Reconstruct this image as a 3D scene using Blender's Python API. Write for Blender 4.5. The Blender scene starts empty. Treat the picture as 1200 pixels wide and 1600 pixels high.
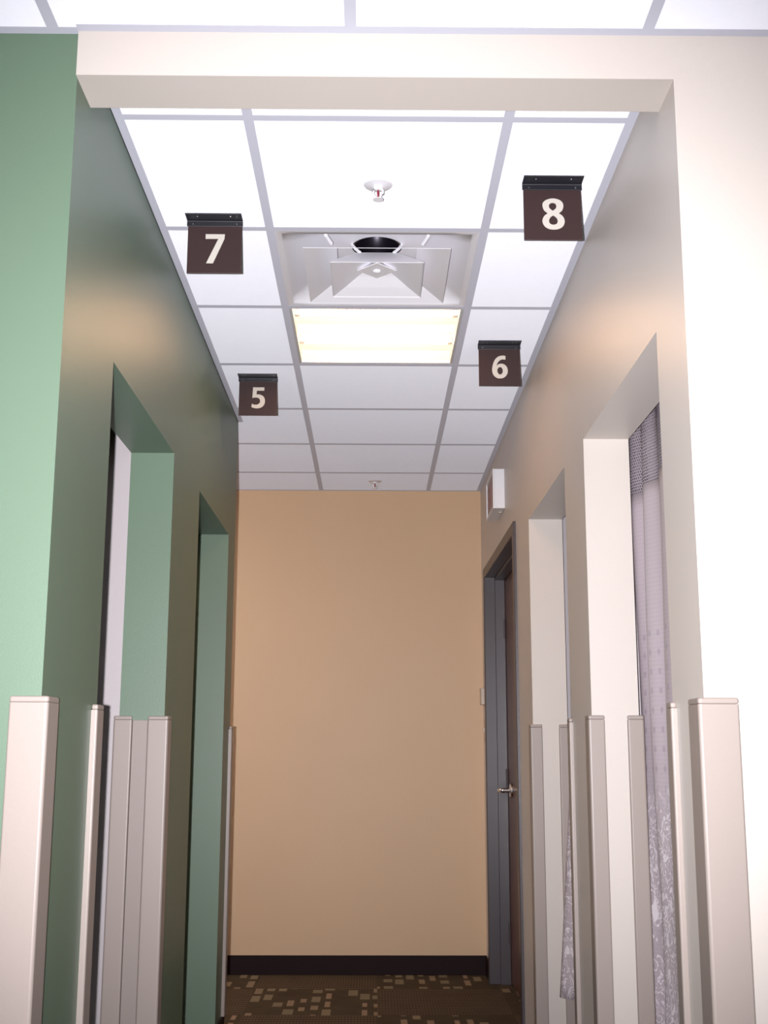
import bpy, bmesh, math, random
from mathutils import Vector, Matrix

SC = bpy.context.scene
COL = SC.collection
CZ = 1.167                      # eye height of the camera above the carpet
random.seed(7)

# ------------------------------------------------------------------ camera
F_PX, PITCH, YAW, ROLL = 1870.3, 0.1959, 0.0093, 0.0025
fw = Vector((math.sin(YAW)*math.cos(PITCH), math.cos(YAW)*math.cos(PITCH), math.sin(PITCH)))
rt = Vector((math.cos(YAW), -math.sin(YAW), 0))
up = rt.cross(fw)
r2 = rt*math.cos(ROLL) + up*math.sin(ROLL)
u2 = -rt*math.sin(ROLL) + up*math.cos(ROLL)
CAM_M = Matrix(((r2.x, u2.x, -fw.x), (r2.y, u2.y, -fw.y), (r2.z, u2.z, -fw.z)))
cam_d = bpy.data.cameras.new('camera')
cam_d.sensor_fit = 'VERTICAL'; cam_d.sensor_height = 36; cam_d.sensor_width = 27
cam_d.lens = F_PX/1600*36
cam_d.clip_start = 0.02
cam = bpy.data.objects.new('camera', cam_d); COL.objects.link(cam)
cam.matrix_world = Matrix.Translation((0, 0, CZ)) @ CAM_M.to_4x4()
SC.camera = cam

# ------------------------------------------------------------------ world, camera flash, exposure
w = bpy.data.worlds.new('world'); SC.world = w; w.use_nodes = True
w.node_tree.nodes['Background'].inputs[0].default_value = (0.8, 0.85, 1, 1)
w.node_tree.nodes['Background'].inputs[1].default_value = 0.05
SC.view_settings.view_transform = 'Standard'
SC.view_settings.look = 'None'
SC.view_settings.gamma = 1
SC.view_settings.use_curve_mapping = False
SC.view_settings.exposure = 0.0
FLASH_W = 730
fl_d = bpy.data.lights.new('camera_flash', 'SPOT')
fl_d.energy = FLASH_W; fl_d.color = (0.97, 0.95, 0.98)
fl_d.spot_size = math.radians(74); fl_d.spot_blend = 1.0; fl_d.shadow_soft_size = 0.012
fl = bpy.data.objects.new('camera_flash', fl_d); COL.objects.link(fl)
fl.matrix_world = Matrix.Translation(Vector((0, 0, CZ)) - 0.06*r2) @ CAM_M.to_4x4()

TUBE_EMIT = 27.0          # corridor troffer
TUBE_COL = (1.0, 0.58, 0.31)
LOBBY_FILL_EMIT = 8.0          # unseen fill lights added over the room the camera stands in
LOBBY_FILL_COL = (0.95, 0.97, 1.0)
HALL_FILL_EMIT = 29.0           # unseen fill light added in the side hall at the far left
HALL_FILL_COL = (1.0, 0.90, 0.84)

# ------------------------------------------------------------------ plan of the place (metres)
ZC = 1.4492 + CZ          # ceiling
XL, XR = -0.610, 0.612    # corridor wall faces
TW = 0.132                # wall thickness
YFL, YFR = 2.238, 2.228   # fronts of the walls
YB = 6.675                # end wall
YEND = 5.225              # where the green wall stops
ZH = 0.890 + CZ           # heads of the openings
ZS = 1.349 + CZ           # underside of the header
L1 = (2.690, 3.570); L2 = (4.118, 4.990)
R1 = (2.462, 3.378); R2 = (3.728, 4.620)
DOOR = (5.095, 6.410); ZD = 0.912 + CZ
S = 0.6096
GX = (-0.2964, 0.3132)    # corridor ceiling runners
GY0 = 2.5704              # first cross row

# ------------------------------------------------------------------ materials
def lin(c): 
    return tuple(((v/255)/12.92 if v/255 <= .04045 else ((v/255+.055)/1.055)**2.4) for v in c)
def mat(name, col, rough=.5, metal=0, bump=0, bscale=200, spec=.5, var=0, vscale=3, emit=None, estr=0):
    m = bpy.data.materials.new(name); m.use_nodes = True
    nt = m.node_tree; b = nt.nodes['Principled BSDF']
    b.inputs['Base Color'].default_value = (*col, 1)
    b.inputs['Roughness'].default_value = rough
    b.inputs['Metallic'].default_value = metal
    b.inputs['Specular IOR Level'].default_value = spec
    tc = nt.nodes.new('ShaderNodeTexCoord')
    if bump:
        n = nt.nodes.new('ShaderNodeTexNoise'); n.inputs['Scale'].default_value = bscale
        n.inputs['Detail'].default_value = 3
        nt.links.new(tc.outputs['Object'], n.inputs['Vector'])
        bp = nt.nodes.new('ShaderNodeBump'); bp.inputs['Strength'].default_value = bump
        bp.inputs['Distance'].default_value = .002
        nt.links.new(n.outputs['Fac'], bp.inputs['Height'])
        nt.links.new(bp.outputs['Normal'], b.inputs['Normal'])
    if var:
        n = nt.nodes.new('ShaderNodeTexNoise'); n.inputs['Scale'].default_value = vscale
        n.inputs['Detail'].default_value = 4
        nt.links.new(tc.outputs['Object'], n.inputs['Vector'])
        mx = nt.nodes.new('ShaderNodeMix'); mx.data_type = 'RGBA'
        mx.inputs['A'].default_value = (*[v*(1-var) for v in col], 1)
        mx.inputs['B'].default_value = (*[min(1, v*(1+var)) for v in col], 1)
        nt.links.new(n.outputs['Fac'], mx.inputs['Factor'])
        nt.links.new(mx.outputs['Result'], b.inputs['Base Color'])
    if emit:
        b.inputs['Emission Color'].default_value = (*emit, 1)
        b.inputs['Emission Strength'].default_value = estr
    return m

M = {}
M['green'] = mat('green_wall_paint', (.133, .200, .140), .42, bump=.12, bscale=350, var=.03)
M['cream'] = mat('cream_wall_paint', (.60, .545, .505), .42, bump=.12, bscale=350, var=.02)
M['tan'] = mat('tan_wall_paint', (.66, .455, .28), .5, bump=.12, bscale=350, var=.02)
M['room'] = mat('pale_wall_paint', (.46, .42, .435), .5, bump=.1, bscale=350)
M['tile'] = mat('ceiling_tile', (.745, .755, .82), .85, bump=.35, bscale=420, var=.02, vscale=40)
M['grid'] = mat('ceiling_grid_paint', (.43, .435, .50), .45)
M['guard'] = mat('guard_vinyl', (.34, .285, .26), .38, bump=.1, bscale=500)
M['guard_edge'] = mat('guard_strip_vinyl', (.30, .25, .23), .45, bump=.1, bscale=500)
M['rubber'] = mat('dark_brown_rubber', (.014, .005, .006), .6, spec=.15)
M['frame'] = mat('dark_bronze_enamel', (.060, .048, .056), .36)
M['bracket'] = mat('black_enamel', (.012, .012, .018), .3)
M['plaque'] = mat('dark_brown_plastic', (.040, .020, .020), .4)
M['ivory'] = mat('ivory_lettering', (.58, .54, .49), .5)
M['chrome'] = mat('brushed_chrome', (.75, .74, .76), .22, metal=1)
M['white'] = mat('white_enamel', (.84, .83, .88), .35)
M['pan'] = mat('reflector_enamel', (.64, .66, .66), .5)
M['duct'] = mat('dark_duct_metal', (.015, .012, .02), .3, metal=.6)
M['red'] = mat('red_glass', (.25, .01, .03), .15)
M['redtxt'] = mat('red_lettering', (.34, .12, .12), .4)
M['white_plastic'] = mat('white_plastic', (.82, .82, .86), .4)
M['face'] = mat('sign_face_plastic', (.42, .34, .34), .5)
M['beige'] = mat('beige_plastic', (.55, .46, .38), .4)
M['tube'] = mat('lit_tube', (.9, .9, .9), .4, emit=TUBE_COL, estr=TUBE_EMIT)
M['hall_fill'] = mat('hall_fill_lens', (.9, .9, .9), .4, emit=HALL_FILL_COL, estr=HALL_FILL_EMIT)
M['lobby_fill'] = mat('lobby_fill_lens', (.9, .9, .9), .4, emit=LOBBY_FILL_COL, estr=LOBBY_FILL_EMIT)

def retro(m, r=1.0):
    m.node_tree.nodes['Principled BSDF'].inputs['Diffuse Roughness'].default_value = r
retro(M['tile']); retro(M['grid'], .6); retro(M['cream'], .08)
def wood():
    m = mat('dark_walnut_veneer', (.05, .02, .014), .35)
    nt = m.node_tree; b = nt.nodes['Principled BSDF']
    tc = nt.nodes.new('ShaderNodeTexCoord'); mp = nt.nodes.new('ShaderNodeMapping')
    mp.inputs['Scale'].default_value = (30, 30, 1.2)
    n = nt.nodes.new('ShaderNodeTexNoise'); n.inputs['Scale'].default_value = 2; n.inputs['Detail'].default_value = 6
    r = nt.nodes.new('ShaderNodeValToRGB')
    r.color_ramp.elements[0].color = (.075, .028, .020, 1); r.color_ramp.elements[1].color = (.150, .058, .040, 1)
    nt.links.new(tc.outputs['Object'], mp.inputs[0]); nt.links.new(mp.outputs[0], n.inputs['Vector'])
    nt.links.new(n.outputs['Fac'], r.inputs[0]); nt.links.new(r.outputs[0], b.inputs['Base Color'])
    return m
M['wood'] = wood()

class NT:
    def __init__(s, nt): s.nt = nt
    def math(s, op, a, b=None, c=None):
        n = s.nt.nodes.new('ShaderNodeMath'); n.operation = op
        for i, v in enumerate((a, b, c)):
            if v is None: continue
            if isinstance(v, (int, float)): n.inputs[i].default_value = v
            else: s.nt.links.new(v, n.inputs[i])
        return n.outputs[0]
    def comb(s, x, y, z=0):
        n = s.nt.nodes.new('ShaderNodeCombineXYZ')
        for i, v in enumerate((x, y, z)):
            if isinstance(v, (int, float)): n.inputs[i].default_value = v
            else: s.nt.links.new(v, n.inputs[i])
        return n.outputs[0]
    def white(s, vec):
        n = s.nt.nodes.new('ShaderNodeTexWhiteNoise'); n.noise_dimensions = '3D'
        s.nt.links.new(vec, n.inputs['Vector']); return n.outputs['Value']
    def mix(s, f, a, b):
        n = s.nt.nodes.new('ShaderNodeMix'); n.data_type = 'RGBA'
        for k, v in (('Factor', f), ('A', a), ('B', b)):
            if isinstance(v, (int, float)): n.inputs[k].default_value = v
            elif isinstance(v, tuple): n.inputs[k].default_value = (*v, 1)
            else: s.nt.links.new(v, n.inputs[k])
        return n.outputs['Result']

def carpet():
    m = mat('patterned_carpet_tile', (.1, .08, .06), .95, bump=.8, bscale=600, spec=.1)
    nt = m.node_tree; b = nt.nodes['Principled BSDF']; g = NT(nt)
    tc = nt.nodes.new('ShaderNodeTexCoord'); sp = nt.nodes.new('ShaderNodeSeparateXYZ')
    nt.links.new(tc.outputs['Object'], sp.inputs[0]); x, y = sp.outputs[0], sp.outputs[1]
    ti = g.math('FLOOR', g.math('DIVIDE', g.math('SUBTRACT', x, .03), .61))
    tj = g.math('FLOOR', g.math('DIVIDE', g.math('SUBTRACT', y, 6.30), .61))
    par = g.math('FRACT', g.math('MULTIPLY', g.math('ADD', ti, tj), .5))      # quarter turned checker of tiles
    blocks = g.math('LESS_THAN', g.math('ABSOLUTE', par), .25)
    # scattered upright dashes
    cx = g.math('DIVIDE', x, .058); ci = g.math('FLOOR', cx); fx = g.math('FRACT', cx)
    off = g.white(g.comb(ci, 1.5, 0))
    cy = g.math('ADD', g.math('DIVIDE', y, .19), g.math('MULTIPLY', off, 7.0)); cj = g.math('FLOOR', cy); fy = g.math('FRACT', cy)
    rnd = g.white(g.comb(ci, cj, 2.2)); rnd2 = g.white(g.comb(ci, cj, 8.8))
    hw = g.math('MULTIPLY_ADD', rnd2, .25, .17)
    hy = g.math('MULTIPLY_ADD', rnd, .36, .05)
    inx = g.math('LESS_THAN', g.math('ABSOLUTE', g.math('SUBTRACT', fx, .5)), hw)
    iny = g.math('LESS_THAN', g.math('ABSOLUTE', g.math('SUBTRACT', fy, .5)), hy)
    on = g.math('MULTIPLY', g.math('MULTIPLY', inx, iny), g.math('GREATER_THAN', rnd, .42))
    on = g.math('MULTIPLY', on, blocks)
    # dotted rows in the plainer tiles
    ry = g.math('FRACT', g.math('DIVIDE', y, .045)); rx = g.math('FRACT', g.math('DIVIDE', x, .014))
    dots = g.math('MULTIPLY', g.math('LESS_THAN', ry, .35), g.math('LESS_THAN', rx, .6))
    dots = g.math('MULTIPLY', dots, g.math('SUBTRACT', 1, blocks))
    no = nt.nodes.new('ShaderNodeTexNoise'); no.inputs['Scale'].default_value = 9
    nt.links.new(tc.outputs['Object'], no.inputs['Vector'])
    base = g.mix(no.outputs['Fac'], (.070, .044, .028), (.100, .078, .048))
    tint = g.mix(rnd2, (.36, .235, .15), (.22, .18, .11))
    c = g.mix(on, base, tint)
    c = g.mix(g.math('MULTIPLY', dots, .6), c, (.25, .15, .10))
    nt.links.new(c, b.inputs['Base Color'])
    return m
M['carpet'] = carpet()

def fabric():
    m = mat('lavender_jacquard', (.52, .46, .52), .45, spec=.5)
    nt = m.node_tree; b = nt.nodes['Principled BSDF']; g = NT(nt)
    uv = nt.nodes.new('ShaderNodeUVMap'); sp = nt.nodes.new('ShaderNodeSeparateXYZ')
    nt.links.new(uv.outputs[0], sp.inputs[0]); u, v = sp.outputs[0], sp.outputs[1]
    # fine horizontal ribs in the upper cloth
    rib = g.math('LESS_THAN', g.math('FRACT', g.math('DIVIDE', v, .012)), .4)
    # leafy woven motifs in the lower cloth
    mp = nt.nodes.new('ShaderNodeMapping'); nt.links.new(uv.outputs[0], mp.inputs[0])
    mp.inputs['Scale'].default_value = (1, .62, 1)
    nz = nt.nodes.new('ShaderNodeTexNoise'); nz.inputs['Scale'].default_value = 24; nz.inputs['Detail'].default_value = 2
    nz.inputs['Distortion'].default_value = 2.5
    nt.links.new(mp.outputs[0], nz.inputs['Vector'])
    vein = g.math('LESS_THAN', g.math('ABSOLUTE', g.math('SUBTRACT', nz.outputs['Fac'], .52)), .030)
    vo = nt.nodes.new('ShaderNodeTexVoronoi'); vo.inputs['Scale'].default_value = 30
    mp2 = nt.nodes.new('ShaderNodeMapping'); mp2.inputs['Scale'].default_value = (1, .45, 1); mp2.inputs['Rotation'].default_value = (0, 0, .6)
    nt.links.new(uv.outputs[0], mp2.inputs[0]); nt.links.new(mp2.outputs[0], vo.inputs['Vector'])
    leaf = g.math('MULTIPLY', g.math('LESS_THAN', vo.outputs['Distance'], .33), g.math('GREATER_THAN', nz.outputs['Fac'], .47))
    motif = g.math('MAXIMUM', vein, leaf)
    low = nt.nodes.new('ShaderNodeMapRange'); low.inputs[1].default_value = 1.10; low.inputs[2].default_value = .98
    nt.links.new(v, low.inputs[0])
    motif = g.math('MULTIPLY', motif, low.outputs[0])
    # rows of dots in the middle band
    dx = g.math('SUBTRACT', g.math('FRACT', g.math('DIVIDE', u, .035)), .5)
    dy = g.math('SUBTRACT', g.math('FRACT', g.math('DIVIDE', v, .052)), .5)
    d2 = g.math('ADD', g.math('MULTIPLY', dx, dx), g.math('MULTIPLY', dy, dy))
    dot = g.math('MULTIPLY', g.math('LESS_THAN', d2, .03), g.math('LESS_THAN', v, 1.50))
    dot = g.math('MULTIPLY', dot, g.math('SUBTRACT', 1, low.outputs[0]))
    c = g.mix(g.math('MULTIPLY', rib, .22), (.50, .43, .465), (.40, .335, .38))
    c = g.mix(g.math('MULTIPLY', dot, .55), c, (.33, .27, .33))
    c = g.mix(motif, c, (.80, .74, .78))
    nt.links.new(c, b.inputs['Base Color'])
    return m
M['fabric'] = fabric()

def netting():
    m = mat('curtain_netting', (.34, .29, .33), .6)
    nt = m.node_tree; b = nt.nodes['Principled BSDF']; g = NT(nt)
    uv = nt.nodes.new('ShaderNodeUVMap'); sp = nt.nodes.new('ShaderNodeSeparateXYZ')
    nt.links.new(uv.outputs[0], sp.inputs[0]); u, v = sp.outputs[0], sp.outputs[1]
    row = g.math('DIVIDE', v, .0088); ri = g.math('FLOOR', row); fy = g.math('FRACT', row)
    col = g.math('ADD', g.math('DIVIDE', u, .0085), g.math('MULTIPLY', g.math('MODULO', ri, 2), .5))
    fx = g.math('FRACT', col)
    hole = g.math('MULTIPLY', g.math('LESS_THAN', g.math('ABSOLUTE', g.math('SUBTRACT', fx, .5)), .34),
                  g.math('LESS_THAN', g.math('ABSOLUTE', g.math('SUBTRACT', fy, .5)), .27))
    tr = nt.nodes.new('ShaderNodeBsdfTransparent'); mx = nt.nodes.new('ShaderNodeMixShader')
    nt.links.new(hole, mx.inputs[0]); nt.links.new(b.outputs[0], mx.inputs[1]); nt.links.new(tr.outputs[0], mx.inputs[2])
    nt.links.new(mx.outputs[0], nt.nodes['Material Output'].inputs['Surface'])
    return m
M['net'] = netting()

# ------------------------------------------------------------------ helpers
def empty(name, loc, label=None, cat=None, group=None, kind=None):
    o = bpy.data.objects.new(name, None); COL.objects.link(o); o.location = loc
    o.empty_display_size = .05
    tag(o, label, cat, group, kind); return o
def tag(o, label=None, cat=None, group=None, kind=None):
    if label: o['label'] = label
    if cat: o['category'] = cat
    if group: o['group'] = group
    if kind: o['kind'] = kind
    return o
def root_loc(p):
    v = Vector((0, 0, 0))
    while p is not None: v += p.location; p = p.parent
    return v
def link(name, bm, m, parent=None, smooth=False, bevel=0, seg=2):
    """link bm (world coordinates) as one mesh object, under parent when given"""
    off = root_loc(parent) if parent else None
    if off is not None: bmesh.ops.translate(bm, verts=bm.verts, vec=-off)
    bmesh.ops.recalc_face_normals(bm, faces=bm.faces)
    me = bpy.data.meshes.new(name); bm.to_mesh(me); bm.free()
    ms = m if isinstance(m, (list, tuple)) else [m]
    for k in ms: me.materials.append(k)
    if smooth:
        for p in me.polygons: p.use_smooth = True
    o = bpy.data.objects.new(name, me); COL.objects.link(o)
    if parent: o.parent = parent
    if bevel:
        md = o.modifiers.new('bevel', 'BEVEL'); md.width = bevel; md.segments = seg
        md.limit_method = 'ANGLE'; md.angle_limit = math.radians(35)
    return o
def box(bm, x0, x1, y0, y1, z0, z1):
    vs = [bm.verts.new((x, y, z)) for z in (z0, z1) for y in (y0, y1) for x in (x0, x1)]
    for f in ((0, 1, 3, 2), (4, 6, 7, 5), (0, 4, 5, 1), (2, 3, 7, 6), (0, 2, 6, 4), (1, 5, 7, 3)):
        bm.faces.new([vs[i] for i in f])
def boxes(*bs):
    bm = bmesh.new()
    for b in bs: box(bm, *b)
    return bm
def prism(bm, pts, z0, z1):
    a = [bm.verts.new((x, y, z0)) for x, y in pts]; b = [bm.verts.new((x, y, z1)) for x, y in pts]
    bm.faces.new(a[::-1]); bm.faces.new(b)
    n = len(pts)
    for i in range(n): bm.faces.new((a[i], a[(i+1) % n], b[(i+1) % n], b[i]))
def loft(bm, rings, closed=True, cap0=False, cap1=False):
    rs = [[bm.verts.new(p) for p in r] for r in rings]
    n = len(rs[0])
    for a, b in zip(rs, rs[1:]):
        for i in range(n if closed else n-1):
            bm.faces.new((a[i], a[(i+1) % n], b[(i+1) % n], b[i]))
    if cap0: bm.faces.new(rs[0][::-1])
    if cap1: bm.faces.new(rs[-1])
def lathe(bm, prof, cx, cy, n=28, cap0=True, cap1=True):
    rings = [[(cx+r*math.cos(2*math.pi*i/n), cy+r*math.sin(2*math.pi*i/n), z) for i in range(n)] for r, z in prof]
    loft(bm, rings, True, cap0, cap1)
def tube(bm, pts, r, n=12, cap=True):
    rings = []
    for i, p in enumerate(pts):
        a = Vector(pts[max(0, i-1)]); b = Vector(pts[min(len(pts)-1, i+1)]); t = (b-a).normalized()
        s = t.cross(Vector((0, 0, 1)) if abs(t.z) < .9 else Vector((1, 0, 0))).normalized(); q = t.cross(s)
        rr = r[i] if isinstance(r, (list, tuple)) else r
        rings.append([tuple(Vector(p)+rr*(math.cos(2*math.pi*k/n)*s+math.sin(2*math.pi*k/n)*q)) for k in range(n)])
    loft(bm, rings, True, cap, cap)
def struct(name, bm, m, **k):
    o = link(name, bm, m, **k); o['kind'] = 'structure'; return o

# ------------------------------------------------------------------ setting: floors, walls
struct('floor', boxes((-3.2, 3.2, -2.6, 8.0, -.06, 0)), M['carpet'])

bm = boxes((XL-TW, XL, YFL, L1[0], 0, ZC), (XL-TW, XL, L1[1], L2[0], 0, ZC), (XL-TW, XL, L2[1], YEND, 0, ZC),
           (XL-TW, XL, L1[0], L1[1], ZH, ZC), (XL-TW, XL, L2[0], L2[1], ZH, ZC))
struct('wall_left', bm, M['green'])
struct('wall_left_front', boxes((-3.2, XL-TW, YFL, YFL+TW, 0, ZC)), M['green'])
bm = boxes((XR, XR+TW, YFR, R1[0], 0, ZC), (XR, XR+TW, R1[1], R2[0], 0, ZC), (XR, XR+TW, R2[1], DOOR[0]-.03, 0, ZC), (XR, XR+TW, DOOR[1]+.03, YB, 0, ZC),
           (XR, XR+TW, R1[0], R1[1], ZH, ZC), (XR, XR+TW, R2[0], R2[1], ZH, ZC), (XR, XR+TW, DOOR[0]-.03, DOOR[1]+.03, ZD+.03, ZC))
struct('wall_right', bm, M['cream'])
struct('wall_right_front', boxes((XR+TW, 3.2, YFR, YFR+TW, 0, ZC)), M['cream'])
struct('wall_header', boxes((XL, XR, YFR, YFR+.128, ZS, ZC)), M['cream'])
struct('wall_back', boxes((-3.2, 3.2, YB, YB+.12, 0, ZC)), M['tan'])
# partitions of the rooms behind the openings
struct('wall_left_partition', boxes((-3.2, XL-TW, L1[1], L1[1]+.11, 0, ZC), (-3.2, XL-TW, YEND-.12, YEND, 0, ZC)), M['room'])
struct('wall_right_partition', boxes((XR+TW, 3.2, R1[1]+.17, R1[1]+.28, 0, ZC), (XR+TW, 3.2, R2[1]+.17, R2[1]+.28, 0, ZC)), M['room'])
# outer shell: far sides of the side rooms and the room the camera stands in
struct('wall_outer_left', boxes((-3.3, -3.2, -2.6, 8.0, 0, ZC)), M['room'])
struct('wall_outer_right', boxes((3.2, 3.3, -2.6, 8.0, 0, ZC)), M['cream'])
struct('wall_lobby_back', boxes((-3.2, 3.2, -2.7, -2.6, 0, ZC)), M['cream'])

# ------------------------------------------------------------------ ceilings
TB = .012       # half width of a grid bar
def ceiling(name, xs, ys, x0, x1, y0, y1, skip=(), drop=.0012):
    """tiles in one mesh (its pattern), the bars as its grid part; xs, ys are bar centres"""
    bm = bmesh.new()
    X = [x0]+list(xs)+[x1]; Y = [y0]+list(ys)+[y1]
    for i in range(len(X)-1):
        for j in range(len(Y)-1):
            if (i, j) in skip: continue
            box(bm, X[i], X[i+1], Y[j], Y[j+1], ZC, ZC+.016)
    c = struct(name, bm, M['tile'])
    g = bmesh.new()
    for x in xs: box(g, x-TB, x+TB, y0, y1, ZC-drop, ZC+.03)
    for y in ys: box(g, x0, x1, y-TB, y+TB, ZC-drop+.0003, ZC+.029)
    link('grid', g, M['grid'], c)
    return c
ys = [GY0+S*k for k in range(7)]
ceiling('ceiling', GX, ys, XL, XR, YFR+.128, YB, skip=((1, 2), (1, 3)))
ceiling('ceiling_side_hall', [GX[0]-S*k for k in (4, 3, 2, 1)], ys[5:], -3.2, XL, YEND, YB)
nx = [-.660+S*k for k in range(-4, 7)]
ceiling('ceiling_lobby', nx, [YFR-.45-1.219*k for k in (3, 2, 1, 0)], -3.2, 3.2, -2.6, YFR)
struct('ceiling_rooms', boxes((-3.2, XL-TW, YFL+TW, YEND, ZC, ZC+.016), (XR+TW, 3.2, YFR+TW, YB, ZC, ZC+.016)), M['tile'])
struct('ceiling_slab', boxes((-3.3, 3.3, -2.7, 8.0, ZC+.45, ZC+.5)), M['duct'])
# wall angles carrying the ceiling edge
WA = .022
struct('trim_1', boxes((XL, XL+WA, YFR+.128, YEND, ZC-.0016, ZC+.02), (XL, XL+.0015, YFR+.128, YEND, ZC-.0016, ZC+.02)), M['grid'])
struct('trim_2', boxes((XR-WA, XR, YFR+.128, YB, ZC-.0016, ZC+.02)), M['grid'])
struct('trim_3', boxes((-3.2, XR-WA, YB-WA*.6, YB, ZC-.0016, ZC+.02)), M['grid'])
struct('trim_4', boxes((XL, 3.2, YFR-WA, YFR, ZC-.0016, ZC+.02), (-3.2, XL, YFL-WA, YFL, ZC-.0016, ZC+.02)), M['grid'])

# ------------------------------------------------------------------ baseboards (dark rubber with a small toe)
def base(name, segs):
    bm = bmesh.new()
    for x0, x1, y0, y1 in segs: box(bm, x0, x1, y0, y1, 0, .098)
    struct(name, bm, M['rubber'], bevel=.002)
base('baseboard_back', [(-3.2, XR, YB-.008, YB)])
base('baseboard_right', [(XR-.008, XR, DOOR[1]+.06, YB-.008), (XR-.008, XR, R2[1], DOOR[0]-.06), (XR-.008, XR, R1[1], R2[0]), (XR-.008, XR, YFR, R1[0]), (XR-.008, 3.2, YFR-.008, YFR)])
base('baseboard_left', [(XL, XL+.008, L2[1], YEND), (XL, XL+.008, L1[1], L2[0]), (XL, XL+.008, YFL, L1[0]), (-3.2, XL+.008, YFL-.008, YFL), (XL-TW, XL+.008, YEND, YEND+.008)])

# ------------------------------------------------------------------ door on the right, near the end wall
d = empty('door_1', (XR, DOOR[0], 0), kind='structure')
FX = XR-.012                     # frame face stands a little proud of the wall
SX = XR+.045                     # stop begins here
LX = XR+.098                     # leaf behind the stop
bm = boxes((FX, XR+TW+.012, DOOR[0]-.052, DOOR[0], 0, ZD+.052), (FX, XR+TW+.012, DOOR[1], DOOR[1]+.052, 0, ZD+.052),
           (FX, XR+TW+.012, DOOR[0], DOOR[1], ZD, ZD+.052))
link('door_frame', bm, M['frame'], d, bevel=.003)
bm = boxes((SX, LX, DOOR[0], DOOR[0]+.016, 0, ZD), (SX, LX, DOOR[1]-.016, DOOR[1], 0, ZD), (SX, LX, DOOR[0]+.016, DOOR[1]-.016, ZD-.016, ZD))
link('door_stop', bm, M['frame'], d, bevel=.002)
leaf = link('door_leaf', boxes((LX+.001, LX+.045, DOOR[0]+.004, DOOR[1]-.004, .01, ZD-.004)), M['wood'], d, bevel=.002)
hy, hz = DOOR[1]-.19, .965
h = bmesh.new()
rings = []
for r, xx in ((.036, LX), (.036, LX-.008), (.031, LX-.012), (.012, LX-.013), (.0115, LX-.050)):
    rings.append([(xx, hy+r*math.cos(2*math.pi*i/24), hz+r*math.sin(2*math.pi*i/24)) for i in range(24)])
loft(h, rings, True, True, True)
hd = link('door_handle', h, M['chrome'], leaf, smooth=False, bevel=.001)
h = bmesh.new(); tube(h, [(LX-.046, hy-.012, hz), (LX-.056, hy+.012, hz), (LX-.060, hy+.05, hz), (LX-.056, hy+.105, hz-.004), (LX-.046, hy+.120, hz-.004)], [.012, .012, .010, .009, .007])
lv = link('handle_lever', h, M['chrome'], leaf, smooth=True)
for k, hzz in enumerate((.25, 1.02, 1.80)):
    h = bmesh.new(); lathe(h, [(.006, hzz-.05), (.006, hzz+.05)], LX-.004, DOOR[1]-.020, 12)
    link('hinge', h, M['frame'], d, smooth=False)

# ------------------------------------------------------------------ corner guards
def round_poly(pts, radii, n=5):
    out = []
    N = len(pts)
    for i, (p, r) in enumerate(zip(pts, radii)):
        p = Vector((*p, 0)); a = Vector((*pts[i-1], 0)); b = Vector((*pts[(i+1) % N], 0))
        if r <= 0: out.append((p.x, p.y)); continue
        u = (a-p).normalized(); v = (b-p).normalized()
        s = p+u*r; e = p+v*r; c = p+(u+v)*r
        for k in range(n+1):
            t = k/n*math.pi/2
            q = c - v*r*math.cos(t) - u*r*math.sin(t)
            out.append((q.x, q.y))
    return out
GT = .014
def corner_guard(cx, cy, nx, ny, lx, ly, label, group=None, t=GT, ztop=1.262, zbot=.100):
    g = empty('corner_guard', (cx, cy, zbot), label, 'corner guard', group)
    P = [(cx+nx*t, cy+ny*t), (cx+nx*t, cy-ny*ly), (cx, cy-ny*ly), (cx, cy), (cx-nx*lx, cy), (cx-nx*lx, cy+ny*t)]
    rad = [.006, .004, 0, 0, 0, .004]
    bm = bmesh.new(); prism(bm, round_poly(P, rad), zbot, ztop-.012)
    link('cover', bm, M['guard'], g)
    bm = bmesh.new(); prism(bm, round_poly(P, rad), ztop-.0118, ztop)
    link('top_cap', bm, M['guard'], g, bevel=.004, seg=3)
    return g
corner_guard(XL, YFL, 1, -1, .054, .060, 'wide beige corner guard on the front corner of the green wall', t=.018)
corner_guard(XL, L1[0], 1, 1, .050, .050, 'thin beige corner guard on near edge of first green doorway')
corner_guard(XL, L1[1], 1, -1, .046, .050, 'beige corner guard on corridor side of the first green doorway\'s far jamb')
corner_guard(XL-TW, L1[1], -1, -1, .040, .040, 'beige corner guard on room side of the first green doorway\'s far jamb')
tag(link('wall_guard_strip', boxes((XL-TW+.041, XL-.047, L1[1]-.007, L1[1], .1, 1.25)), M['guard_edge'], bevel=.001),
    'flat beige guard strip between two corner guards on a green jamb', 'guard strip')
corner_guard(XL, YEND, 1, 1, .050, .045, 'slim beige corner guard where the green wall ends by the tan wall')
corner_guard(XR, YFR, -1, -1, .060, .060, 'wide beige corner guard on front corner of the right cream wall', t=.015)
corner_guard(XR, R1[0], -1, 1, .045, .030, 'slim guard on near edge of the nearest right doorway by the large curtain', t=.012)
corner_guard(XR, R1[1], -1, -1, .034, .045, 'beige guard on corridor side of nearest right doorway\'s far jamb', t=.012)
corner_guard(XR+TW, R1[1], 1, -1, .034, .045, 'beige guard on the room side of a jamb, touching the large curtain', t=.012)
corner_guard(XR, R2[0], -1, 1, .045, .030, 'very thin guard on near edge of second right doorway, before the narrow curtain', t=.012)
corner_guard(XR, R2[1], -1, -1, .034, .045, 'beige guard on corridor side of a jamb, next to the dark door', t=.012)
corner_guard(XR+TW, R2[1], 1, -1, .034, .045, 'beige guard on room side of second right doorway\'s far jamb behind narrow curtain', t=.012)

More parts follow.
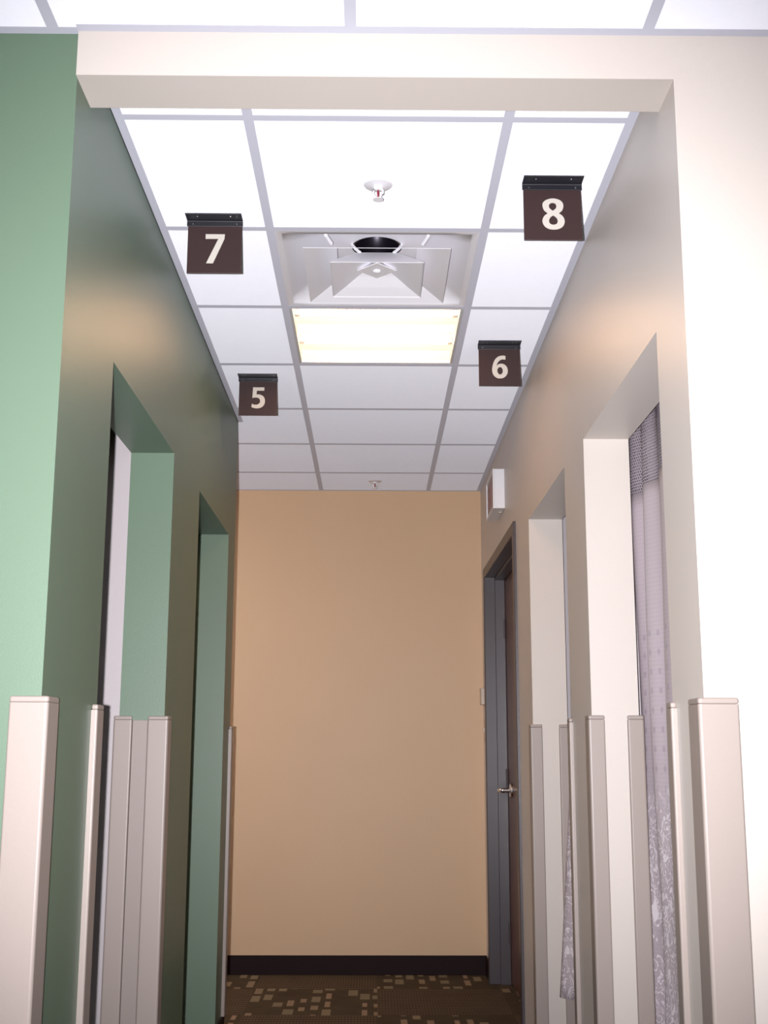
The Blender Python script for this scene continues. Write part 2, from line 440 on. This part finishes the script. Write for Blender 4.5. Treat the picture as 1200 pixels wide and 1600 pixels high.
# ------------------------------------------------------------------ curtains
def sheet(y0, y1, z0, z1, xf, n=90, nz=24):
    bm = bmesh.new(); uvl = bm.loops.layers.uv.new('UVMap')
    rows = []
    for j in range(nz+1):
        z = z0+(z1-z0)*j/nz; row = []; s = 0; last = None
        for i in range(n+1):
            y = y0+(y1-y0)*i/n; x, yy = xf(i/n, y, z)
            if last: s += math.hypot(x-last[0], yy-last[1])
            last = (x, yy); row.append((bm.verts.new((x, yy, z)), s, z))
        rows.append(row)
    for a, b in zip(rows, rows[1:]):
        for i in range(n):
            q = (a[i], a[i+1], b[i+1], b[i]); f = bm.faces.new([v[0] for v in q])
            for l, v in zip(f.loops, q): l[uvl].uv = (v[1], v[2])
            f.smooth = True
    return bm
def curtain(loc, label, y0, y1, zsplit, zbot, xf):
    c = empty('privacy_curtain', loc, label, 'curtain', None)
    t = .0015
    def build(nm, a, b, m):
        o = link(nm, sheet(y0, y1, a, b, xf, nz=max(4, int((b-a)/.05))), m, c, smooth=True)
        md = o.modifiers.new('solid', 'SOLIDIFY'); md.thickness = t; return o
    build('mesh_top', zsplit, ZC-.035, M['net'])
    build('curtain_fabric', zbot, zsplit, M['fabric'])
    link('curtain_rail', boxes((loc[0]-.012, loc[0]+.012, y0-.03, y1+.03, ZC-.035, ZC)), M['white'], c)
def fold1(u, y, z):
    k = (ZC-z)/ZC
    return (.778+.013*math.sin(u*2*math.pi*5+2.2*math.sin(u*7)+.6)+.006*math.sin(u*30+z*4.2)*k*1.6, y)
curtain((.778, 3.35, 0), 'large lavender grey privacy curtain with mesh top in the nearest right doorway', 2.50, 3.53, 1.905, .30, fold1)
def fold2(u, y, z):
    k = max(0, (2.0-z))/1.65            # the lower cloth billows out through the doorway
    return (.785+.014*math.sin(u*2*math.pi*8+.6) - .125*k*math.exp(-((y-4.33)/.20)**2), y)
curtain((.785, 4.45, 0), 'narrow leaf-patterned lavender curtain glimpsed in second right doorway', 3.76, 4.72, 1.905, .34, fold2)

# ------------------------------------------------------------------ hanging number signs
def smooth_closed(pts, sub=6, sharp=()):
    """Catmull-Rom through pts; corners listed in sharp stay sharp"""
    out = []; N = len(pts)
    for i in range(N):
        p0, p1, p2, p3 = pts[i-1], pts[i], pts[(i+1) % N], pts[(i+2) % N]
        if i in sharp: p0 = p1
        if (i+1) % N in sharp: p3 = p2
        if i in sharp and (i+1) % N in sharp: out.append(p1); continue
        for k in range(sub):
            t = k/sub
            out.append(tuple(.5*(2*p1[a]+(p2[a]-p0[a])*t+(2*p0[a]-5*p1[a]+4*p2[a]-p3[a])*t*t+(3*p1[a]-p0[a]-3*p2[a]+p3[a])*t**3) for a in (0, 1)))
    return out
def ell(cx, cy, rx, ry, n=24):
    return [(cx+rx*math.cos(2*math.pi*i/n), cy+ry*math.sin(2*math.pi*i/n)) for i in range(n)]
DIG = {}
DIG['7'] = [[(0, 1), (.62, 1), (.61, .84), (.26, 0), (.04, 0), (.41, .838), (0, .838)]]
p5 = [(.06, 1), (.58, 1), (.58, .84), (.235, .84), (.225, .655), (.33, .66), (.47, .62), (.57, .53), (.615, .38), (.60, .22), (.51, .08), (.36, .005), (.18, .0), (0, .055),
      (.02, .215), (.16, .17), (.29, .185), (.375, .26), (.395, .35), (.36, .45), (.27, .505), (.14, .51), (.035, .495)]
DIG['5'] = [smooth_closed(p5, 5, {0, 1, 2, 3, 4, 13, 14, 22})]
p6 = [(.575, .975), (.46, 1.0), (.27, .955), (.12, .81), (.03, .58), (0, .36), (.05, .15), (.19, .02), (.33, -.005), (.49, .03), (.62, .16), (.66, .33), (.62, .50), (.51, .61),
      (.385, .64), (.27, .615), (.195, .545), (.225, .66), (.31, .77), (.43, .83), (.565, .82)]
DIG['6'] = [smooth_closed(p6, 5, {0, 16, 20}), [(x, y) for x, y in ell(.335, .33, .115, .165)]]
p8 = [(.33, 1.0), (.14, .955), (.03, .86), (.015, .74), (.06, .61), (.165, .52), (.05, .42), (0, .27), (.05, .12), (.17, .025), (.335, -.005), (.51, .025), (.63, .12), (.67, .27),
      (.62, .42), (.50, .52), (.60, .61), (.64, .74), (.62, .86), (.52, .955)]
t8 = smooth_closed([(.32, .60), (.235, .67), (.205, .75), (.24, .83), (.32, .855), (.40, .83), (.43, .75), (.405, .67)], 5, {0})
b8 = smooth_closed([(.325, .45), (.24, .38), (.20, .28), (.23, .185), (.33, .15), (.43, .185), (.46, .28), (.42, .38)], 5, {0})
DIG['8'] = [smooth_closed(p8, 5, {5, 15}), t8, b8]
def digit_mesh(ch, height, depth, x, y, z):
    """ch as a raised glyph facing -Y, centred on x, its foot at z"""
    cu = bpy.data.curves.new('glyph', 'CURVE'); cu.dimensions = '2D'; cu.fill_mode = 'BOTH'; cu.extrude = depth/2
    wd = max(p[0] for p in DIG[ch][0])
    for loop in DIG[ch]:
        s = cu.splines.new('POLY'); s.points.add(len(loop)-1); s.use_cyclic_u = True
        for p, q in zip(s.points, loop): p.co = ((q[0]-wd/2)*height, q[1]*height, 0, 1)
    o = bpy.data.objects.new('glyph', cu)
    COL.objects.link(o); dg = bpy.context.evaluated_depsgraph_get()
    me = bpy.data.meshes.new_from_object(o.evaluated_get(dg))
    bm = bmesh.new(); bm.from_mesh(me); bpy.data.objects.remove(o); bpy.data.meshes.remove(me); bpy.data.curves.remove(cu)
    bmesh.ops.rotate(bm, verts=bm.verts, cent=(0, 0, 0), matrix=Matrix.Rotation(math.pi/2, 3, 'X'))
    bmesh.ops.translate(bm, verts=bm.verts, vec=(x, y, z))
    return bm
def sign(ch, x0, yn, label):
    wd = .152; x1 = x0+wd; yb = yn+.040
    s = empty('number_sign', (x0+wd/2, yb, ZC), label, 'sign', 'number signs under the corridor ceiling')
    zt = ZC-.0015
    # bracket: top flange against the grid, bend, short drop flange in front of the plaque
    prof = [(yn, zt), (yb+.004, zt), (yb+.004, zt-.020), (yb+.001, zt-.020), (yb+.001, zt-.006), (yb-.001, zt-.0035), (yn, zt-.003)]
    b = bmesh.new()
    loft(b, [[(x, y, z) for y, z in prof] for x in (x0-.002, x1+.001)], True, True, True)
    br = link('bracket', b, M['bracket'], s, bevel=.0007)
    for fx, yy, zz, ax in ((.2, yn+.015, zt-.0031, 'z'), (.8, yn+.015, zt-.0031, 'z'), (.1, yb+.001, zt-.014, 'y'), (.9, yb+.001, zt-.014, 'y')):
        b = bmesh.new(); X = x0+fx*wd; n = 10; r = .0022
        ring = lambda r_, d_: [((X+r_*math.cos(2*math.pi*i/n)), yy+(r_*math.sin(2*math.pi*i/n) if ax == 'z' else d_), zz+(d_ if ax == 'z' else r_*math.sin(2*math.pi*i/n))) for i in range(n)]
        loft(b, [ring(r, 0), ring(r*.7, -.0012)], True, True, True)
        link('screw', b, M['chrome'], br)
    pl = link('plaque', boxes((x0+.001, x1-.001, yb+.004, yb+.010, zt-.158, zt-.002)), M['plaque'], s, bevel=.0008)
    link('number', digit_mesh(ch, .086, .002, x0+wd*.51, yb+.0035, zt-.158+.029), M['ivory'], pl)
sign('8', .386, 2.843, 'brown hanging sign with white 8, nearest on the right')
sign('7', -.5195, 3.077, 'brown hanging sign with white 7, nearest on the left')
sign('6', .380, 4.107, 'brown hanging sign with white 6 by the cream wall')
sign('5', -.533, 4.512, 'brown hanging sign with white 5 by the green wall\'s end')

# ------------------------------------------------------------------ sprinklers
def sprinkler(x, y, label, full=True):
    s = empty('fire_sprinkler', (x, y, ZC), label, 'sprinkler', 'ceiling sprinklers')
    b = bmesh.new(); lathe(b, [(.0375, ZC-.0005), (.036, ZC-.003), (.026, ZC-.005), (.014, ZC-.007)], x, y, 36, True, True)
    link('escutcheon', b, M['white'], s, smooth=False)
    b = bmesh.new(); lathe(b, [(.013, ZC-.005), (.013, ZC-.012), (.008, ZC-.015)], x, y, 18)
    for sg in (-1, 1):
        tube(b, [(x+sg*.008, y, ZC-.010), (x+sg*.0125, y, ZC-.018), (x+sg*.013, y, ZC-.026), (x+sg*.006, y, ZC-.036), (x, y, ZC-.039)], .0034, 8)
    link('frame', b, M['chrome'] if not full else M['white'], s, smooth=True)
    b = bmesh.new(); lathe(b, [(.0022, ZC-.013), (.003, ZC-.024), (.0018, ZC-.036)], x, y, 10)
    link('heat_bulb', b, M['red'], s, smooth=True)
    b = bmesh.new(); lathe(b, [(.0135, ZC-.041), (.014, ZC-.0425)], x, y, 20)
    link('deflector', b, M['white'], s)
sprinkler(.0096, 2.905, 'white fire sprinkler nearest the header, in front of air diffuser')
sprinkler(.0098, 6.43, 'small fire sprinkler in last ceiling row by the tan wall')

# ------------------------------------------------------------------ air diffuser (rows 2-3)
dx, dy = (GX[0]+GX[1])/2, ys[1]+S/2
df = empty('air_diffuser', (dx, dy, ZC), 'square white stepped ceiling air diffuser beside the lit fixture', 'air diffuser')
def sq(h, z, r=0, n=8):
    """square outline of half size h morphing to a circle as r goes 0..1"""
    out = []
    for i in range(4*n):
        a = -math.pi*.75 + i/(4*n)*2*math.pi
        k = i // n; t = (i % n)/n*2-1
        s = [(t, -1), (1, t), (-t, 1), (-1, -t)][k]
        c = (math.cos(a)*1.0, math.sin(a)*1.0)
        out.append((dx+h*((1-r)*s[0]+r*c[0]), dy+h*((1-r)*s[1]+r*c[1]), z))
    return out
H = S/2-TB
b = bmesh.new()
loft(b, [sq(H, ZC), sq(H-.018, ZC-.0005), sq(H-.021, ZC+.003), sq(.24, ZC+.020), sq(.205, ZC+.042, .02), sq(.165, ZC+.064, .06), sq(.125, ZC+.077, .2), sq(.10, ZC+.080, .6), sq(.078, ZC+.080, 1)], True)
link('back_pan', b, M['white'], df, smooth=True)
b = bmesh.new(); lathe(b, [(.078, ZC+.080), (.076, ZC+.22), (.0, ZC+.22)], dx, dy, 32, False, False)
link('duct_neck', b, M['duct'], df, smooth=True)
b = bmesh.new(); lathe(b, [(.0745, ZC+.083), (.0745, ZC+.092), (.070, ZC+.092), (.070, ZC+.083)], dx, dy, 32, False, False)
link('duct_collar', b, M['chrome'], df, smooth=True)
def cone(name, h0, h1, drop, rise, bend):
    b = bmesh.new(); n = 7; rings = []
    for k in range(n+1):
        t = k/n; e = t**bend
        rings.append(sq(h0+(h1-h0)*t, ZC-drop+(rise+drop)*e))
    rings2 = [[(x, y, z+.0015) for x, y, z in r] for r in rings]
    loft(b, rings, True); loft(b, rings2[::-1], True)
    loft(b, [rings2[0], rings[0]], True); loft(b, [rings[-1], rings2[-1]], True)
    return link(name, b, M['white'], df, smooth=False)
cone('middle_cone', .216, .120, .018, .024, 1.0)
cone('inner_cone', .140, .058, .030, .036, .9)
b = bmesh.new(); loft(b, [sq(.1365, ZC-.0275), sq(.10, ZC-.012), sq(.06, ZC+.008), sq(.004, ZC+.030)], True, False, True)
link('inner_face', b, M['white'], df)
b = bmesh.new()
for zz in (0,): loft(b, [[(dx+q*.062*math.cos(a), dy+q*.062*math.sin(a), ZC+.002+.004*(1-q)*0+dz) for a in (0, math.pi/2, math.pi, 1.5*math.pi)] for q, dz in ((.3, .030), (1, .002), (.96, 0))], True, True, True)
link('centre_plate', b, M['white'], df)
b = bmesh.new(); lathe(b, [(.014, ZC+.002), (.012, ZC-.003), (.007, ZC-.005), (.001, ZC-.006)], dx, dy, 20)
link('centre_button', b, M['white'], df, smooth=True)
for sx in (-1, 1):
    for sy in (-1, 1):
        b = bmesh.new(); tube(b, [(dx+sx*.155, dy+sy*.205, ZC+.055), (dx+sx*.150, dy+sy*.195, ZC+.030), (dx+sx*.135, dy+sy*.165, ZC+.018)], .006, 8)
        link('hanger_clip', b, M['white'], df)
    b = bmesh.new(); tube(b, [(dx+sx*.076, dy-.02, ZC+.078), (dx+sx*.066, dy-.045, ZC+.055), (dx+sx*.052, dy-.060, ZC+.036)], .005, 8)
    link('strut', b, M['white'], df)

# ------------------------------------------------------------------ two lamp troffer (rows 3-4)
def troffer(name, x0, x1, y0, y1, label, mtube, lamps=2, group=None, depth=.075):
    cx, cy = (x0+x1)/2, (y0+y1)/2
    t = empty(name, (cx, cy, ZC), label, 'ceiling light', group)
    wall = .010
    b = bmesh.new()
    zt = ZC+depth+.02
    box(b, x0, x0+wall, y0, y1, ZC+.001, zt); box(b, x1-wall, x1, y0, y1, ZC+.001, zt)
    box(b, x0+wall, x1-wall, y0, y0+wall, ZC+.001, zt); box(b, x0+wall, x1-wall, y1-wall, y1, ZC+.001, zt)
    link('housing', b, M['pan'], t, bevel=.001)
    # wing reflector: a trough over each lamp with a ridge between
    b = bmesh.new(); X0, X1 = x0+wall, x1-wall; Y0, Y1 = y0+wall, y1-wall
    prof = []; W = (Y1-Y0)/lamps
    for k in range(lamps):
        a = Y0+k*W
        for s in range(0, 13):
            u = s/12; prof.append((a+W*u, ZC+.014+(depth-.014)*math.sin(math.pi*u)**.55))
    top = [(y, z+.004) for y, z in prof]
    va = [[bm_v for bm_v in (b.verts.new((X0, y, z)), b.verts.new((X1, y, z)))] for y, z in prof]
    for p, q in zip(va, va[1:]):
        if (p[0].co-q[0].co).length > 1e-6: b.faces.new((p[0], p[1], q[1], q[0]))
    link('reflector', b, M['pan'], t, smooth=False)
    for k in range(lamps):
        y = Y0+W*(k+.5)
        b = bmesh.new(); tube(b, [(X0+.02, y, ZC+.040), (X1-.02, y, ZC+.040)], .013, 16)
        link('tube', b, mtube, t, smooth=False)
        for xx in (X0, X1-.02):
            link('lamp_holder', boxes((xx, xx+.02, y-.010, y+.010, ZC+.030, ZC+.060)), M['pan'], t, bevel=.002)
    return t
troffer('ceiling_light', GX[0]+TB, GX[1]-TB, ys[2]+TB, ys[3]-TB, 'square lit two tube ceiling light beside the air diffuser', M['tube'])
t = empty('fill_wrap_light', (-2.2, 5.95, ZC), 'unseen white wrap light added as fill around the corner in the side hall', 'ceiling light')  # added out of view to brighten the end wall and far ceiling
link('housing', boxes((-2.8, -1.6, 5.83, 6.07, ZC-.03, ZC-.0015)), M['white'], t, bevel=.003)
link('lens', boxes((-2.78, -1.62, 5.85, 6.05, ZC-.065, ZC-.030)), M['hall_fill'], t, bevel=.01)
# unseen surface mounted wraps added as ambient fill for the camera's room
for k, xx in enumerate((-1.6, 0.0, 1.6)):
    t = empty('fill_wrap_light', (xx, .35, ZC), 'long white wrap light added as fill on the lobby ceiling behind the viewer', 'ceiling light', 'added lobby fill lights behind the viewer')
    link('housing', boxes((xx-.12, xx+.12, -.26, .96, ZC-.03, ZC-.001)), M['white'], t, bevel=.003)
    link('lens', boxes((xx-.10, xx+.10, -.24, .94, ZC-.065, ZC-.030)), M['lobby_fill'], t, bevel=.01)

# ------------------------------------------------------------------ exit sign on the right wall near the ceiling
e0, e1, ez0, ez1, eX = 5.44, 5.77, 1.100+CZ, 1.288+CZ, XR-.048
ex = empty('exit_sign', (XR, (e0+e1)/2, ez0), 'white box sign high on the right wall above the dark door', 'exit sign')
link('sign_box', boxes((eX, XR, e0, e1, ez0, ez1)), M['white_plastic'], ex, bevel=.002)
link('face_plate', boxes((eX-.0012, eX+.0, e0+.012, e1-.012, ez0+.012, ez1-.012)), M['face'], ex)
b = boxes((eX-.007, eX, e0, e0+.012, ez0, ez1), (eX-.007, eX, e1-.012, e1, ez0, ez1), (eX-.007, eX, e0+.012, e1-.012, ez0, ez0+.012), (eX-.007, eX, e0+.012, e1-.012, ez1-.012, ez1))
link('rim', b, M['white_plastic'], ex, bevel=.001)
def blk(u0, u1, v0, v1):   # u from the left of the reader (far end), v up
    y = lambda u: (e1-.03)-u*(e1-e0-.06); z = lambda v: ez0+.045+v*(ez1-ez0-.09)
    return (eX-.0025, eX-.0012, min(y(u0), y(u1)), max(y(u0), y(u1)), z(v0), z(v1))
def bar(b, p, q, wdt=.02):
    y = lambda u: (e1-.03)-u*(e1-e0-.06); z = lambda v: ez0+.045+v*(ez1-ez0-.09)
    pts = [(p[0]-wdt, p[1]), (p[0]+wdt, p[1]), (q[0]+wdt, q[1]), (q[0]-wdt, q[1])]
    f = [b.verts.new((eX-.0025, y(u), z(v))) for u, v in pts]; k = [b.verts.new((eX-.0012, y(u), z(v))) for u, v in pts]
    b.faces.new(f); b.faces.new(k[::-1])
    for i in range(4): b.faces.new((f[i], f[(i+1) % 4], k[(i+1) % 4], k[i]))
b = boxes(blk(0, .04, 0, 1), blk(.04, .2, 0, .1), blk(.04, .18, .45, .55), blk(.04, .2, .9, 1))
link('letter_e', b, M['redtxt'], ex)
b = bmesh.new(); bar(b, (.31, 0), (.47, 1)); bar(b, (.47, 0), (.31, 1)); link('letter_x', b, M['redtxt'], ex)
link('letter_i', boxes(blk(.60, .64, 0, 1)), M['redtxt'], ex)
link('letter_t', boxes(blk(.86, .90, 0, .9), blk(.76, 1, .9, 1)), M['redtxt'], ex)
link('test_button', boxes((XR-.02, XR-.008, e0+.08, e0+.10, ez0-.006, ez0)), M['beige'], ex, bevel=.001)

# ------------------------------------------------------------------ controls on the right wall past the door
t = empty('thermostat', (XR, 6.555, 1.42), 'small beige thermostat on right wall past the dark door, above the switch', 'thermostat')
link('back_plate', boxes((XR-.006, XR, 6.515, 6.595, 1.40, 1.50)), M['beige'], t, bevel=.001)
link('body', boxes((XR-.026, XR-.006, 6.52, 6.59, 1.405, 1.495)), M['beige'], t, bevel=.003)
t = empty('light_switch', (XR, 6.555, 1.23), 'small beige light switch plate below the thermostat past the dark door', 'light switch')
link('cover_plate', boxes((XR-.006, XR, 6.52, 6.59, 1.21, 1.33)), M['beige'], t, bevel=.001)
link('toggle', boxes((XR-.014, XR-.006, 6.549, 6.561, 1.258, 1.284)), M['beige'], t, bevel=.001)
